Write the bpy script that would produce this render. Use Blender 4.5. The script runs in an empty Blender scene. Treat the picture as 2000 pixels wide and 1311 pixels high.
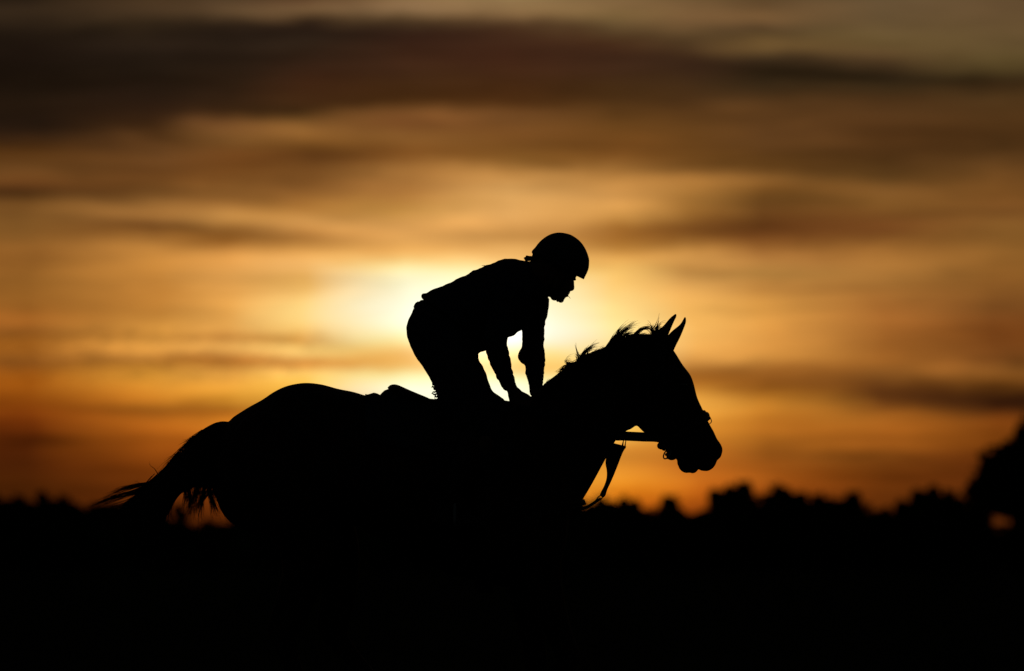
import bpy, math, random
import numpy as np
from mathutils import Vector, Matrix, noise

C = bpy.context.scene.collection
scene = bpy.context.scene
R = math.radians

# ------------------------------------------------------------------ camera
LENS, SENSOR = 300.0, 36.0
RES = 2000.0                       # measuring frame of 2000 x 1311
K = SENSOR / LENS / RES            # slope per measured unit
HORIZON = 1100.0
CAM = Vector((0.0, -34.0, 0.88))
PITCH = math.atan((HORIZON - 655.5) * K)
cd = bpy.data.cameras.new('camera')
cam = bpy.data.objects.new('camera', cd)
C.objects.link(cam)
cam.location = CAM
cam.rotation_euler = (R(90) + PITCH, 0, 0)
cd.lens = LENS
cd.sensor_width = SENSOR
cd.sensor_fit = 'HORIZONTAL'
cd.clip_start = 0.5
cd.clip_end = 20000
cd.dof.use_dof = True
cd.dof.focus_distance = 34.0
cd.dof.aperture_fstop = 5.4
scene.camera = cam
CP, SP = math.cos(PITCH), math.sin(PITCH)


def P(px, py, Y=0.0):
    """measured point -> place in the plane y = Y"""
    a = (px - 1000.0) * K
    b = (655.5 - py) * K
    d = Vector((a, CP - SP * b, SP + CP * b))
    t = (Y - CAM.y) / d.y
    return CAM + d * t


# ------------------------------------------------------------------ world
SUN_AZ = (925 - 1000) * K
SUN_EL = (HORIZON - 655) * K
view = scene.view_settings
view.view_transform = 'Standard'
view.look = 'None'
view.exposure = 0
view.gamma = 1
W = bpy.data.worlds.new('World')
scene.world = W
W.use_nodes = True
nt = W.node_tree
nt.nodes.clear()


def nd(kind, **kw):
    n = nt.nodes.new(kind)
    for k, v in kw.items():
        setattr(n, k, v)
    return n


def setin(sock, v):
    if hasattr(v, 'is_output') or isinstance(v, bpy.types.NodeSocket):
        nt.links.new(v, sock)
    else:
        sock.default_value = v


def M(op, a, b=0.0, c=None, clamp=False):
    n = nd('ShaderNodeMath', operation=op, use_clamp=clamp)
    setin(n.inputs[0], a)
    setin(n.inputs[1], b)
    if c is not None:
        setin(n.inputs[2], c)
    return n.outputs[0]


def mapr(v, a, b, c=0.0, d=1.0, kind='LINEAR'):
    n = nd('ShaderNodeMapRange', interpolation_type=kind, clamp=True)
    setin(n.inputs[0], v)
    for i, x in enumerate((a, b, c, d)):
        n.inputs[i + 1].default_value = x
    return n.outputs[0]


def mixc(f, a, b, blend='MIX'):
    n = nd('ShaderNodeMix', data_type='RGBA', blend_type=blend)
    setin(n.inputs[0], f)
    setin(n.inputs[6], a)
    setin(n.inputs[7], b)
    return n.outputs[2]


tc = nd('ShaderNodeTexCoord')
sep = nd('ShaderNodeSeparateXYZ')
nt.links.new(tc.outputs['Generated'], sep.inputs[0])
az = M('ARCTAN2', sep.outputs[0], sep.outputs[1])
el = M('ARCSINE', sep.outputs[2])
# azimuth and elevation in steps of K radians; v runs downward from 1100 steps up
u0 = M('MULTIPLY_ADD', az, 1 / K, 1000.0)
v0 = M('MULTIPLY_ADD', el, -1 / K, HORIZON)


def field(su, sv, ox, detail=2.0, rough=0.5, dist=0.0, uu=None, vv=None):
    cb = nd('ShaderNodeCombineXYZ')
    setin(cb.inputs[0], M('MULTIPLY', uu or u0, 1 / su))
    setin(cb.inputs[1], M('MULTIPLY', vv or v0, 1 / sv))
    cb.inputs[2].default_value = ox
    n = nd('ShaderNodeTexNoise', noise_dimensions='3D')
    nt.links.new(cb.outputs[0], n.inputs['Vector'])
    n.inputs['Scale'].default_value = 1.0
    n.inputs['Detail'].default_value = detail
    n.inputs['Roughness'].default_value = rough
    n.inputs['Distortion'].default_value = dist
    return M('SUBTRACT', n.outputs['Fac'], 0.5)


du = field(420, 90, 3.1, 2)
dv = field(330, 70, 8.7, 2)
dv2 = field(90, 26, 1.7, 2)
u = M('MULTIPLY_ADD', du, 110.0, u0)
v = M('MULTIPLY_ADD', dv, 36.0, M('MULTIPLY_ADD', dv2, 20.0, v0))

COLS = {
 60: "0:42,30,20 30:52,38,25 60:38,27,18 100:28,18,12 150:28,18,12 200:35,22,14 270:48,30,18 300:85,52,22 330:105,68,32 355:112,70,32 375:82,50,24 400:112,74,34 440:130,88,40 500:150,98,42 560:150,98,40 600:155,98,38 625:170,105,40 650:138,84,30 680:165,100,32 710:138,82,28 740:165,92,25 780:150,78,18 820:120,55,12 860:85,36,8 920:78,34,8 960:72,32,6 1000:70,30,6",
 300: "0:75,55,35 20:78,58,38 45:52,38,24 90:40,28,20 150:36,24,17 200:42,26,18 230:55,34,20 262:75,47,24 300:105,68,34 340:110,70,32 380:120,80,38 415:165,115,58 445:125,80,36 480:180,125,58 520:195,135,60 600:190,130,55 640:205,145,62 655:180,125,52 672:212,150,65 690:215,150,65 707:172,115,45 740:210,145,58 770:205,130,45 797:150,88,28 820:185,105,32 860:165,88,24 900:135,66,16 940:110,52,12 1000:95,42,10",
 450: "0:80,60,40 25:92,70,46 42:50,36,24 90:42,29,21 150:45,29,20 200:52,32,20 225:70,44,24 245:115,76,40 275:122,82,40 300:115,72,32 330:112,70,30 365:130,86,40 400:160,110,54 425:190,138,70 450:160,108,50 475:160,105,45 500:205,145,70 540:222,160,80 600:228,165,80 640:228,165,80 660:190,130,58 680:230,170,85 708:182,116,45 730:225,160,70 765:225,155,60 797:165,98,32 820:205,125,40 860:180,98,28 920:130,62,15 1000:100,45,10",
 600: "0:90,62,40 18:115,88,58 32:100,75,48 45:52,36,24 90:50,34,24 150:60,34,22 195:68,40,22 215:68,44,22 232:115,78,38 262:140,95,46 285:125,82,36 305:104,64,28 340:120,78,36 380:150,100,48 415:185,130,62 440:205,150,78 465:180,125,60 500:225,165,85 520:245,185,105 550:235,180,95 580:255,205,120 620:255,215,130 650:250,195,105 665:212,155,72 680:250,205,115 708:212,138,55 725:250,195,100 745:250,195,95 800:225,150,55 860:190,110,35 1000:120,60,15",
 800: "0:135,105,70 25:145,115,80 42:110,85,55 60:62,42,28 100:62,36,24 150:68,40,24 200:78,46,22 220:120,78,40 245:120,76,38 270:140,94,46 310:128,82,36 335:165,115,58 375:185,130,65 405:190,140,68 440:210,155,82 470:215,160,85 495:235,180,100 515:255,225,150 540:255,245,195 600:255,255,225 640:255,255,215 665:255,235,160 680:245,195,110 710:240,185,95 728:255,235,160 750:255,255,240 780:255,255,255 830:255,230,150 1000:200,120,40",
 1000: "0:150,122,82 30:140,110,72 50:85,60,38 90:66,38,25 150:70,40,24 205:82,48,23 225:116,76,39 260:122,79,37 300:124,82,36 325:142,98,46 340:190,138,72 370:215,162,90 400:215,162,90 425:228,170,95 455:205,150,78 480:215,160,85 510:245,190,110 530:255,220,140 560:255,250,200 620:255,255,235 660:255,255,240 690:255,225,140 718:248,190,100 740:255,250,210 770:255,255,255 850:255,220,130 1000:225,140,45",
 1200: "0:128,100,65 30:132,105,65 50:100,78,48 75:72,46,28 110:63,38,25 160:68,42,24 210:82,51,25 250:105,68,30 300:125,80,34 325:145,98,46 350:185,132,66 385:205,150,78 415:205,150,75 435:178,124,56 450:172,115,50 480:185,130,58 510:225,168,85 530:250,195,105 570:255,208,122 620:255,228,150 650:255,225,145 700:255,212,130 740:255,205,110 845:255,205,110 870:235,160,70 900:215,140,55 940:235,150,50 965:225,130,30 1000:190,90,20",
 1350: "0:112,86,54 35:122,92,58 65:95,70,44 95:72,48,30 125:60,38,25 170:66,42,25 210:86,54,28 250:100,65,30 300:108,70,30 330:120,80,36 350:165,115,56 385:172,122,58 420:150,102,46 440:135,86,38 465:140,92,40 490:185,132,64 510:205,150,76 530:188,138,70 560:225,168,88 600:240,180,92 650:242,180,92 690:230,165,80 715:178,120,52 755:182,118,48 785:240,170,80 830:225,150,60 870:205,130,48 900:185,108,38 940:190,105,32 965:180,92,22 1000:150,70,16",
 1500: "0:98,74,46 35:118,88,54 60:85,64,40 95:110,82,48 115:75,54,34 135:50,35,23 175:62,42,26 210:88,56,30 280:98,64,32 325:98,64,28 350:135,92,44 365:135,90,40 400:115,76,34 450:108,64,28 480:150,98,46 515:185,130,65 535:170,125,62 560:190,135,65 600:212,152,70 660:215,150,68 700:200,138,60 720:165,105,42 760:150,92,34 790:205,135,52 830:190,118,42 870:165,98,34 890:155,88,30 930:160,84,24 960:130,62,15 1000:120,55,12",
 1720: "0:100,80,54 40:105,84,54 80:105,82,50 110:85,62,38 145:50,35,23 165:60,42,26 200:78,50,28 260:88,56,28 310:84,54,26 345:95,64,30 375:130,88,42 400:125,84,38 440:120,74,34 460:120,76,34 490:165,112,52 530:175,122,58 560:165,112,52 620:165,105,46 700:160,100,40 730:140,88,36 755:100,58,26 790:105,60,26 815:160,95,36 850:170,98,34 890:130,72,24 925:115,58,16 960:110,54,14 1000:105,50,12",
 1940: "0:98,76,50 50:104,82,52 100:100,78,48 130:85,66,40 155:58,40,24 185:75,50,28 240:80,52,26 290:72,46,22 325:100,66,32 370:122,80,36 410:125,82,38 450:135,92,42 530:145,96,42 600:125,78,34 650:120,68,26 700:130,78,32 720:140,88,36 745:110,66,26 770:62,32,14 800:68,34,14 825:125,65,20 860:120,62,16 900:105,50,14 1000:90,42,12",
}


def lin(c):
    c = c / 255.0
    return c / 12.92 if c <= 0.04045 else ((c + 0.055) / 1.055) ** 2.4


fac = mapr(v, 0.0, 1050.0)


def ramp(spec):
    n = nd('ShaderNodeValToRGB')
    n.color_ramp.interpolation = 'CARDINAL'
    e = n.color_ramp.elements
    items = [s.split(':') for s in spec.split()]
    for i, (p, c) in enumerate(items):
        neutral = 1.03 if 60 < float(p) < 215 else 1.0
        p = float(p) / 1050.0
        if i == 0:
            x = e[0]; x.position = p
        elif i == 1:
            x = e[1]; x.position = p
        else:
            x = e.new(p)
        q = [float(k) for k in c.split(',')]
        kg = float(np.interp(q[0], (0, 60, 110, 170, 205, 256), (.975, .965, .95, .955, .995, 1.0)))
        kb = float(np.interp(q[0], (0, 60, 110, 170, 205, 256), (.88, .84, .90, .92, 1.0, 1.0)))
        kr = float(np.interp(q[0], (0, 160, 205, 250, 256), (.97, .975, 1.02, 1.0, 1.0)))
        x.color = (lin(q[0] * kr), lin(q[1] * kg * neutral), lin(q[2] * (kb * (.86 if p > .7 else 1.0) if p > .12 else .93)), 1.0)
    nt.links.new(fac, n.inputs[0])
    return n.outputs[0]


keys = sorted(COLS)
band = ramp(COLS[keys[0]])
for a_, b_ in zip(keys, keys[1:]):
    band = mixc(mapr(u, a_, b_), band, ramp(COLS[b_]))
# streaks and mottling of the cloud layers
s1 = field(420, 30, 5.5, 3, 0.5, 0.4)
s2 = field(170, 20, 9.9, 2, 0.5, 0.5)
s3 = field(270, 46, 14.2, 3, 0.55, 0.9)
near_sun = M('EXPONENT', M('MULTIPLY', M('ADD', M('POWER', M('ABSOLUTE', M('MULTIPLY', M('SUBTRACT', u0, 940.0), 1 / 420.0)), 2.0),
                                         M('POWER', M('ABSOLUTE', M('MULTIPLY', M('SUBTRACT', v0, 640.0), 1 / 190.0)), 2.0)), -1.0))
calm = M('MULTIPLY_ADD', near_sun, -0.85, 1.0)
streak = M('MULTIPLY_ADD', M('MULTIPLY_ADD', s1, 0.60, M('MULTIPLY_ADD', s2, 0.40, M('MULTIPLY', s3, 0.50))), calm, 1.01)
rip = field(52, 15, 7.7, 3, 0.7, 1.2)
rmask = M('MULTIPLY', mapr(u0, 560, 760, 1, 0, 'SMOOTHSTEP'),
          M('MULTIPLY', mapr(v0, 630, 660, 0, 1, 'SMOOTHSTEP'), mapr(v0, 725, 765, 1, 0, 'SMOOTHSTEP')))
streak = M('MULTIPLY', streak, M('SUBTRACT', 1.0, M('MULTIPLY', rmask, M('MULTIPLY', rip, 1.15))))


def blob(cu, cv, ru, rv, amt, slope=0.0):
    """soft cloud streak: darkening (amt>0) or brightening (amt<0), tilted by slope"""
    uu = M('SUBTRACT', ub, cu)
    a = M('MULTIPLY', uu, 1 / ru)
    b = M('MULTIPLY', M('MULTIPLY_ADD', uu, -slope, M('SUBTRACT', vb, cv)), 1 / rv)
    g = M('EXPONENT', M('MULTIPLY', M('ADD', M('MULTIPLY', a, a), M('MULTIPLY', b, b)), -1.0))
    return M('MULTIPLY_ADD', g, -amt * 1.2, 1.0)


ub = M('MULTIPLY_ADD', du, 40.0, u0)
vb = M('MULTIPLY_ADD', field(110, 34, 6.6, 3, .6), 22.0, v0)
for t_ in [(1670, 887, 130, 8, .34), (1660, 855, 110, 7, .20), (1690, 930, 160, 9, .20), (1850, 715, 45, 14, -.25), (1985, 712, 30, 14, .35),
           (1570, 520, 110, 6, -.10), (1410, 518, 80, 8, -.16), (1620, 548, 70, 7, -.12), (1380, 538, 90, 6, .08),
           (420, 455, 180, 11, .26, .10), (600, 440, 230, 13, -.14, .13), (820, 492, 120, 12, -.10, .10), (950, 462, 110, 9, .13),
           (890, 437, 80, 12, -.14), (530, 392, 100, 14, .14, .12), (700, 345, 110, 10, .12, .08), (1150, 326, 260, 8, .16),
           (1400, 352, 90, 9, -.22, .03), (1560, 385, 120, 20, .16, .05), (1480, 447, 190, 15, .10), (1240, 455, 80, 10, .10, -.05),
           (390, 358, 70, 10, -.16, .08), (240, 335, 120, 9, .15, .08), (40, 378, 70, 10, .22, .05), (120, 350, 60, 8, -.12, .05),
           (240, 262, 35, 10, -.22, .15), (380, 232, 35, 12, -.30, .10), (330, 275, 50, 10, .18, .10), (560, 255, 90, 16, -.28, .06),
           (650, 300, 90, 14, .18, .06), (870, 230, 50, 9, -.24, .10), (800, 262, 90, 9, .14), (1010, 222, 110, 8, -.14), (1150, 285, 150, 9, .10),
           (1560, 140, 220, 13, .30, .06), (1890, 160, 50, 11, .15), (1690, 108, 90, 9, -.20, .05), (1340, 205, 60, 14, .12), (1430, 205, 60, 10, -.14),
           (1250, 84, 120, 8, -.16, .04), (300, 90, 140, 8, -.20, -.03), (480, 14, 90, 8, -.18), (60, 860, 80, 16, .30, .05),
           (1760, 260, 120, 16, .14), (1900, 200, 60, 10, -.10), (560, 548, 120, 6, .10), (1250, 392, 110, 10, -.08)]:
    streak = M('MULTIPLY', streak, blob(*t_))
vm = nd('ShaderNodeVectorMath', operation='SCALE')
nt.links.new(band, vm.inputs[0])
nt.links.new(streak, vm.inputs[3])
# glow of the sun through thin cloud
ga = M('POWER', M('ABSOLUTE', M('MULTIPLY', M('SUBTRACT', u0, 925.0), 1 / 90.0)), 2.0)
gb = M('POWER', M('ABSOLUTE', M('MULTIPLY', M('SUBTRACT', v0, 655.0), 1 / 80.0)), 2.0)
gl = M('MULTIPLY', M('EXPONENT', M('MULTIPLY', M('ADD', ga, gb), -1.0)), 0.75)
gcol = nd('ShaderNodeVectorMath', operation='SCALE')
gcol.inputs[0].default_value = (1.0, 0.88, 0.62)
nt.links.new(gl, gcol.inputs[3])
add = nd('ShaderNodeVectorMath', operation='ADD')
nt.links.new(vm.outputs[0], add.inputs[0])
nt.links.new(gcol.outputs[0], add.inputs[1])
# the lit cloud window fades into dusk all round
fade = M('MULTIPLY', M('MULTIPLY', mapr(u0, -3500, -300, 0, 1, 'SMOOTHSTEP'), mapr(u0, 2300, 5500, 1, 0, 'SMOOTHSTEP')),
         M('MULTIPLY', mapr(v0, -3000, -200, 0, 1, 'SMOOTHSTEP'), mapr(v0, 1100, 1112, 1, 0, 'SMOOTHSTEP')))
sky = nd('ShaderNodeTexSky', sky_type='NISHITA')
sky.sun_disc = False
sky.sun_elevation = SUN_EL
sky.sun_rotation = SUN_AZ
sky.dust_density = 4.0
dusk = nd('ShaderNodeVectorMath', operation='SCALE')
nt.links.new(sky.outputs[0], dusk.inputs[0])
dusk.inputs[3].default_value = 0.02
col = mixc(fade, dusk.outputs[0], add.outputs[0])
bg = nd('ShaderNodeBackground')
nt.links.new(col, bg.inputs[0])
bg.inputs[1].default_value = 1.0
out = nd('ShaderNodeOutputWorld')
nt.links.new(bg.outputs[0], out.inputs[0])
W.cycles.sampling_method = 'MANUAL'
W.cycles.sample_map_resolution = 512

# the sun itself, low behind the rider and veiled by cloud
sl = bpy.data.lights.new('sun', 'SUN')
sl.energy = 0.25
sl.color = (1.0, 0.62, 0.30)
sl.angle = R(0.53)
so = bpy.data.objects.new('sun', sl)
C.objects.link(so)
sd = Vector((math.sin(SUN_AZ) * math.cos(SUN_EL), math.cos(SUN_AZ) * math.cos(SUN_EL), math.sin(SUN_EL)))
so.rotation_euler = sd.to_track_quat('Z', 'Y').to_euler()


# ------------------------------------------------------------------ materials
def mat(name, c1, c2, scale=20.0, rough=0.8, spec=0.1, bump=0.0, stretch=(1, 1, 1)):
    m = bpy.data.materials.new(name)
    m.use_nodes = True
    t = m.node_tree
    b = t.nodes['Principled BSDF']
    n = t.nodes.new('ShaderNodeTexNoise')
    tcn = t.nodes.new('ShaderNodeTexCoord')
    mp = t.nodes.new('ShaderNodeMapping')
    mp.inputs['Scale'].default_value = stretch
    t.links.new(tcn.outputs['Object'], mp.inputs[0])
    t.links.new(mp.outputs[0], n.inputs['Vector'])
    n.inputs['Scale'].default_value = scale
    n.inputs['Detail'].default_value = 4
    r = t.nodes.new('ShaderNodeValToRGB')
    r.color_ramp.elements[0].color = (*c1, 1)
    r.color_ramp.elements[1].color = (*c2, 1)
    r.color_ramp.elements[0].position = 0.35
    r.color_ramp.elements[1].position = 0.65
    t.links.new(n.outputs['Fac'], r.inputs[0])
    t.links.new(r.outputs[0], b.inputs['Base Color'])
    b.inputs['Roughness'].default_value = rough
    b.inputs['Specular IOR Level'].default_value = spec
    if bump:
        bp = t.nodes.new('ShaderNodeBump')
        bp.inputs['Strength'].default_value = bump
        bp.inputs['Distance'].default_value = 0.01
        t.links.new(n.outputs['Fac'], bp.inputs['Height'])
        t.links.new(bp.outputs[0], b.inputs['Normal'])
    return m


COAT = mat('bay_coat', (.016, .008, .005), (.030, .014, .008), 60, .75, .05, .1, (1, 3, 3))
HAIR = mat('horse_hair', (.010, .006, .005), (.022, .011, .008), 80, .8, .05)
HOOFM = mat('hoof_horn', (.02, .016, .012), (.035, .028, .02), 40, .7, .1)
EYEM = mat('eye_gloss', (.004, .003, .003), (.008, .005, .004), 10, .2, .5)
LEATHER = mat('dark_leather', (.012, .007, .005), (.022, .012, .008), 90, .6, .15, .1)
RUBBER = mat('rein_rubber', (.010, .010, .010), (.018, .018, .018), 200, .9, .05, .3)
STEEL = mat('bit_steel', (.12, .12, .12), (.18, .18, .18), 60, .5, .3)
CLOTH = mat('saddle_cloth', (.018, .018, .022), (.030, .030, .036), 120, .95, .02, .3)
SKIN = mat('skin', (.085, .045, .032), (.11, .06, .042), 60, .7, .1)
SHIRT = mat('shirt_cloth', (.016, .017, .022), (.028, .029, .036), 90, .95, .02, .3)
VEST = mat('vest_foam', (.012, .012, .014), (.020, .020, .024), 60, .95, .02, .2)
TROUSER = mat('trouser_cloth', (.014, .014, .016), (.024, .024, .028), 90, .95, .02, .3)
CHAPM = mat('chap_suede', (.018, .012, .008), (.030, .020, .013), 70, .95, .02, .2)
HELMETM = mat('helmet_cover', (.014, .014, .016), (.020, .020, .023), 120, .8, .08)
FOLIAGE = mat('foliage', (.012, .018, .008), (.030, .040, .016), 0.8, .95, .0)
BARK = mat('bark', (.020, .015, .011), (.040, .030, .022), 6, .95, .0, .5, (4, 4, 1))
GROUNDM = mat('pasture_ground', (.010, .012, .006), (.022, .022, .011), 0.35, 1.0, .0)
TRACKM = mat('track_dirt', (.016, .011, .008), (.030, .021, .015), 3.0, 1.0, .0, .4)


# ------------------------------------------------------------------ mesh helpers
class MB:
    def __init__(s):
        s.v = []
        s.f = []

    def add(s, vs, fs):
        o = len(s.v)
        s.v += [tuple(p) for p in vs]
        s.f += [tuple(i + o for i in f) for f in fs]

    def rings(s, rr, cap=True, closed=True):
        n = len(rr[0])
        vs = [p for r in rr for p in r]
        fs = []
        m = n if closed else n - 1
        for i in range(len(rr) - 1):
            for j in range(m):
                k = (j + 1) % n
                fs.append((i * n + j, i * n + k, (i + 1) * n + k, (i + 1) * n + j))
        if cap:
            for base, r in ((0, rr[0]), ((len(rr) - 1) * n, rr[-1])):
                vs.append(sum((Vector(p) for p in r), Vector()) / n)
                c = len(vs) - 1
                for j in range(n):
                    fs.append((base + j, base + (j + 1) % n, c))
        s.add(vs, fs)

    def mesh(s, name):
        me = bpy.data.meshes.new(name)
        me.from_pydata(s.v, [], s.f)
        me.update()
        return me

    def build(s, name, material, parent=None, smooth=True, voxel=None, iters=4, crease=0.0):
        me = s.mesh(name)
        if voxel:
            tmp = bpy.data.objects.new('tmp', me)
            C.objects.link(tmp)
            md = tmp.modifiers.new('r', 'REMESH')
            md.mode = 'VOXEL'
            md.voxel_size = voxel
            md.adaptivity = 0
            if iters:
                sm = tmp.modifiers.new('s', 'SMOOTH')
                sm.factor = 0.5
                sm.iterations = iters
            dg = bpy.context.evaluated_depsgraph_get()
            me2 = bpy.data.meshes.new_from_object(tmp.evaluated_get(dg))
            bpy.data.objects.remove(tmp)
            bpy.data.meshes.remove(me)
            me = me2
            me.name = name
            if crease:                                   # soft folds of loose cloth
                nv = len(me.vertices)
                co = np.empty(nv * 3, 'f'); no = np.empty(nv * 3, 'f')
                me.vertices.foreach_get('co', co)
                me.vertex_normals.foreach_get('vector', no)
                co = co.reshape(-1, 3); no = no.reshape(-1, 3)
                f_ = np.array([noise.noise(Vector((a * 26, b_ * 9, c * 16))) + .6 * noise.noise(Vector((a * 55 + 9, b_ * 20, c * 38))) for a, b_, c in co.tolist()])
                me.vertices.foreach_set('co', (co + no * (crease * f_)[:, None]).astype('f').ravel())
                me.update()
        if smooth:
            me.shade_smooth()
        else:
            me.shade_flat()
        me.materials.clear()
        me.materials.append(material)
        o = bpy.data.objects.new(name, me)
        C.objects.link(o)
        if parent:
            o.parent = parent
            o.matrix_parent_inverse = Matrix.Translation(parent.location).inverted()
        return o


def thing(name, label, cat, loc=(0, 0, 0), group=None):
    o = bpy.data.objects.new(name, None)
    C.objects.link(o)
    o.location = loc
    o.empty_display_size = 0.1
    o['label'] = label
    o['category'] = cat
    if group:
        o['group'] = group
    return o


def cr(pts, per):
    """Catmull-Rom through tuples of numbers"""
    pts = [np.array(p, float) for p in pts]
    p = [2 * pts[0] - pts[1]] + pts + [2 * pts[-1] - pts[-2]]
    o = []
    for i in range(1, len(p) - 2):
        for k in range(per):
            t = k / per
            o.append(0.5 * (2 * p[i] + (p[i + 1] - p[i - 1]) * t + (2 * p[i - 1] - 5 * p[i] + 4 * p[i + 1] - p[i + 2]) * t * t
                            + (3 * p[i] - p[i - 1] - 3 * p[i + 1] + p[i + 2]) * t ** 3))
    o.append(pts[-1])
    return o


def rail_ring(s, n=32, scale=1.0, grow=0.0, t0=0.0, t1=2 * math.pi, power=2.2):
    """s = Ax Ay Bx By hw Yc egg ; returns ring in space"""
    A = P(s[0], s[1], s[5])
    B = P(s[2], s[3], s[5])
    c = (A + B) / 2
    h = (A - B) / 2
    L = max(h.length, 1e-5)
    h = h * scale * ((L + grow) / L)
    hw = s[4] * scale + grow
    r = []
    for j in range(n):
        t = t0 + (t1 - t0) * j / (n if abs(t1 - t0) > 6.2 else n - 1)
        ct, st = math.cos(t), math.sin(t)
        e = 2 / power
        ct2 = math.copysign(abs(ct) ** e, ct)
        st2 = math.copysign(abs(st) ** e, st)
        w = hw * (1 + s[6] * ct2)
        r.append(c + h * ct2 + Vector((0, w * st2, 0)))
    return r


def rails(mb, st, per=4, n=32, **kw):
    st = [tuple(s) + (0.0,) * (7 - len(s)) for s in st]
    S = cr(st, per)
    mb.rings([rail_ring(s, n, **kw) for s in S])
    return S


def tube(mb, pts, per=6, n=14, flat=1.0, fy=1.0, cap=True):
    """pts = (Vector, radius) ; rounded ends; fy scales thickness along y"""
    S = cr([(*p, r) for p, r in pts], per) if per > 1 else [np.array((*p, r), float) for p, r in pts]
    rr = []
    L = len(S)
    prev = None
    for i, s in enumerate(S):
        a = Vector(S[max(0, i - 1)][:3])
        b = Vector(S[min(L - 1, i + 1)][:3])
        d = (b - a).normalized()
        up = Vector((0, 1, 0)) if abs(d.y) < .9 else Vector((1, 0, 0))
        x = d.cross(up).normalized()
        if prev is not None and x.dot(prev) < 0:
            x = -x
        prev = x
        y = d.cross(x).normalized()
        c = Vector(s[:3])
        r = max(s[3], 1e-4)
        if i == 0 and cap:
            rr.append([c - d * r * .7 + (x * math.cos(q) + y * math.sin(q) * fy) * r * .45 for q in [2 * math.pi * j / n for j in range(n)]])
        rr.append([c + (x * math.cos(q) + y * math.sin(q) * fy) * r for q in [2 * math.pi * j / n for j in range(n)]])
        if i == L - 1 and cap:
            rr.append([c + d * r * .7 + (x * math.cos(q) + y * math.sin(q) * fy) * r * .45 for q in [2 * math.pi * j / n for j in range(n)]])
    mb.rings(rr)


def ball(mb, c, rx, ry, rz, rot=0.0, n=16, m=10):
    """ellipsoid, rot = turn about y"""
    rr = []
    ca, sa = math.cos(rot), math.sin(rot)
    for i in range(1, m):
        a = math.pi * i / m
        ring = []
        for j in range(n):
            b = 2 * math.pi * j / n
            x, y, z = rx * math.sin(a) * math.cos(b), ry * math.sin(a) * math.sin(b), rz * math.cos(a)
            ring.append(c + Vector((x * ca + z * sa, y, -x * sa + z * ca)))
        rr.append(ring)
    mb.rings(rr)


def strap(mb, pts, width, thick, wdirs, per=5, closed=False):
    """flat band; pts in space, wdirs = width direction(s)"""
    if not isinstance(wdirs, list):
        wdirs = [wdirs] * len(pts)
    if closed:
        S = cr([(*p, *w) for p, w in zip(pts, wdirs)] + [(*pts[0], *wdirs[0])], per)
    else:
        S = cr([(*p, *w) for p, w in zip(pts, wdirs)], per) if per > 1 else [np.array((*p, *w)) for p, w in zip(pts, wdirs)]
    rr = []
    for i, s in enumerate(S):
        a = Vector(S[max(0, i - 1)][:3])
        b = Vector(S[min(len(S) - 1, i + 1)][:3])
        d = (b - a).normalized()
        w = Vector(s[3:6])
        w = (w - d * w.dot(d)).normalized()
        nn = d.cross(w).normalized()
        c = Vector(s[:3])
        hw, ht = width / 2, thick / 2
        rr.append([c + w * hw * .8 + nn * ht, c + w * hw + nn * 0, c + w * hw * .8 - nn * ht, c - w * hw * .8 - nn * ht,
                   c - w * hw, c - w * hw * .8 + nn * ht])
    mb.rings(rr)


def hairs(mb, guide, count, spread0, spread1, r0, rng, lenvar=.3, wob=.004, ydep=None):
    """strands following a guide polyline (Vectors)"""
    for _ in range(count):
        L = 1 - lenvar * rng.random()
        o0 = Vector((rng.gauss(0, 1), rng.gauss(0, .6), rng.gauss(0, 1))) * spread0
        o1 = Vector((rng.gauss(0, 1), rng.gauss(0, .8), rng.gauss(0, 1))) * spread1
        ph = rng.random() * 6.28
        S = cr([tuple(g) for g in guide], 4)
        n = max(3, int(len(S) * L))
        rr = []
        for i in range(n):
            t = i / (len(S) - 1)
            c = Vector(S[i]) + o0 * (1 - t) + o1 * t * t + Vector((math.sin(ph + t * 9), math.cos(ph * 2 + t * 7), math.cos(ph + t * 8))) * wob * t
            rad = r0 * (1 - .85 * i / (n - 1))
            rr.append([c + Vector((math.cos(q), 0.5 * math.sin(q + 1), math.sin(q))) * rad for q in (0, 2.09, 4.19)])
        mb.rings(rr, cap=False)


# ------------------------------------------------------------------ ground
g = MB()
xs = [-6000, -1500, -400, -120, -40, -12, 0, 12, 40, 120, 400, 1500, 6000]
ys = [-300, -60, -34, -12, 0, 12, 34, 90, 200, 450, 900, 2000, 7000]
vs = [(x, y, 0.0) for y in ys for x in xs]
fs = [(j * 13 + i, j * 13 + i + 1, (j + 1) * 13 + i + 1, (j + 1) * 13 + i) for j in range(12) for i in range(12)]
g.add(vs, fs)
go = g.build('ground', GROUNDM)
go['kind'] = 'structure'
g = MB()
n = 60
vs, fs = [], []
for i in range(n + 1):
    x = -70 + 140 * i / n
    e = .35 * noise.noise(Vector((x * .3, 0, 0)))
    vs += [(x, -6 + e, .004), (x, 7 - e, .004)]
    if i:
        fs.append((2 * i - 2, 2 * i, 2 * i + 1, 2 * i - 1))
g.add(vs, fs)
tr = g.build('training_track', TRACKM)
tr['kind'] = 'structure'

# ------------------------------------------------------------------ horse
horse = thing('horse', 'dark galloping horse in silhouette against the sunset, ears pricked, carrying the crouching rider', 'horse', P(830, 1531, 0))
horse.location.z = 0
hb = MB()
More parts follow.
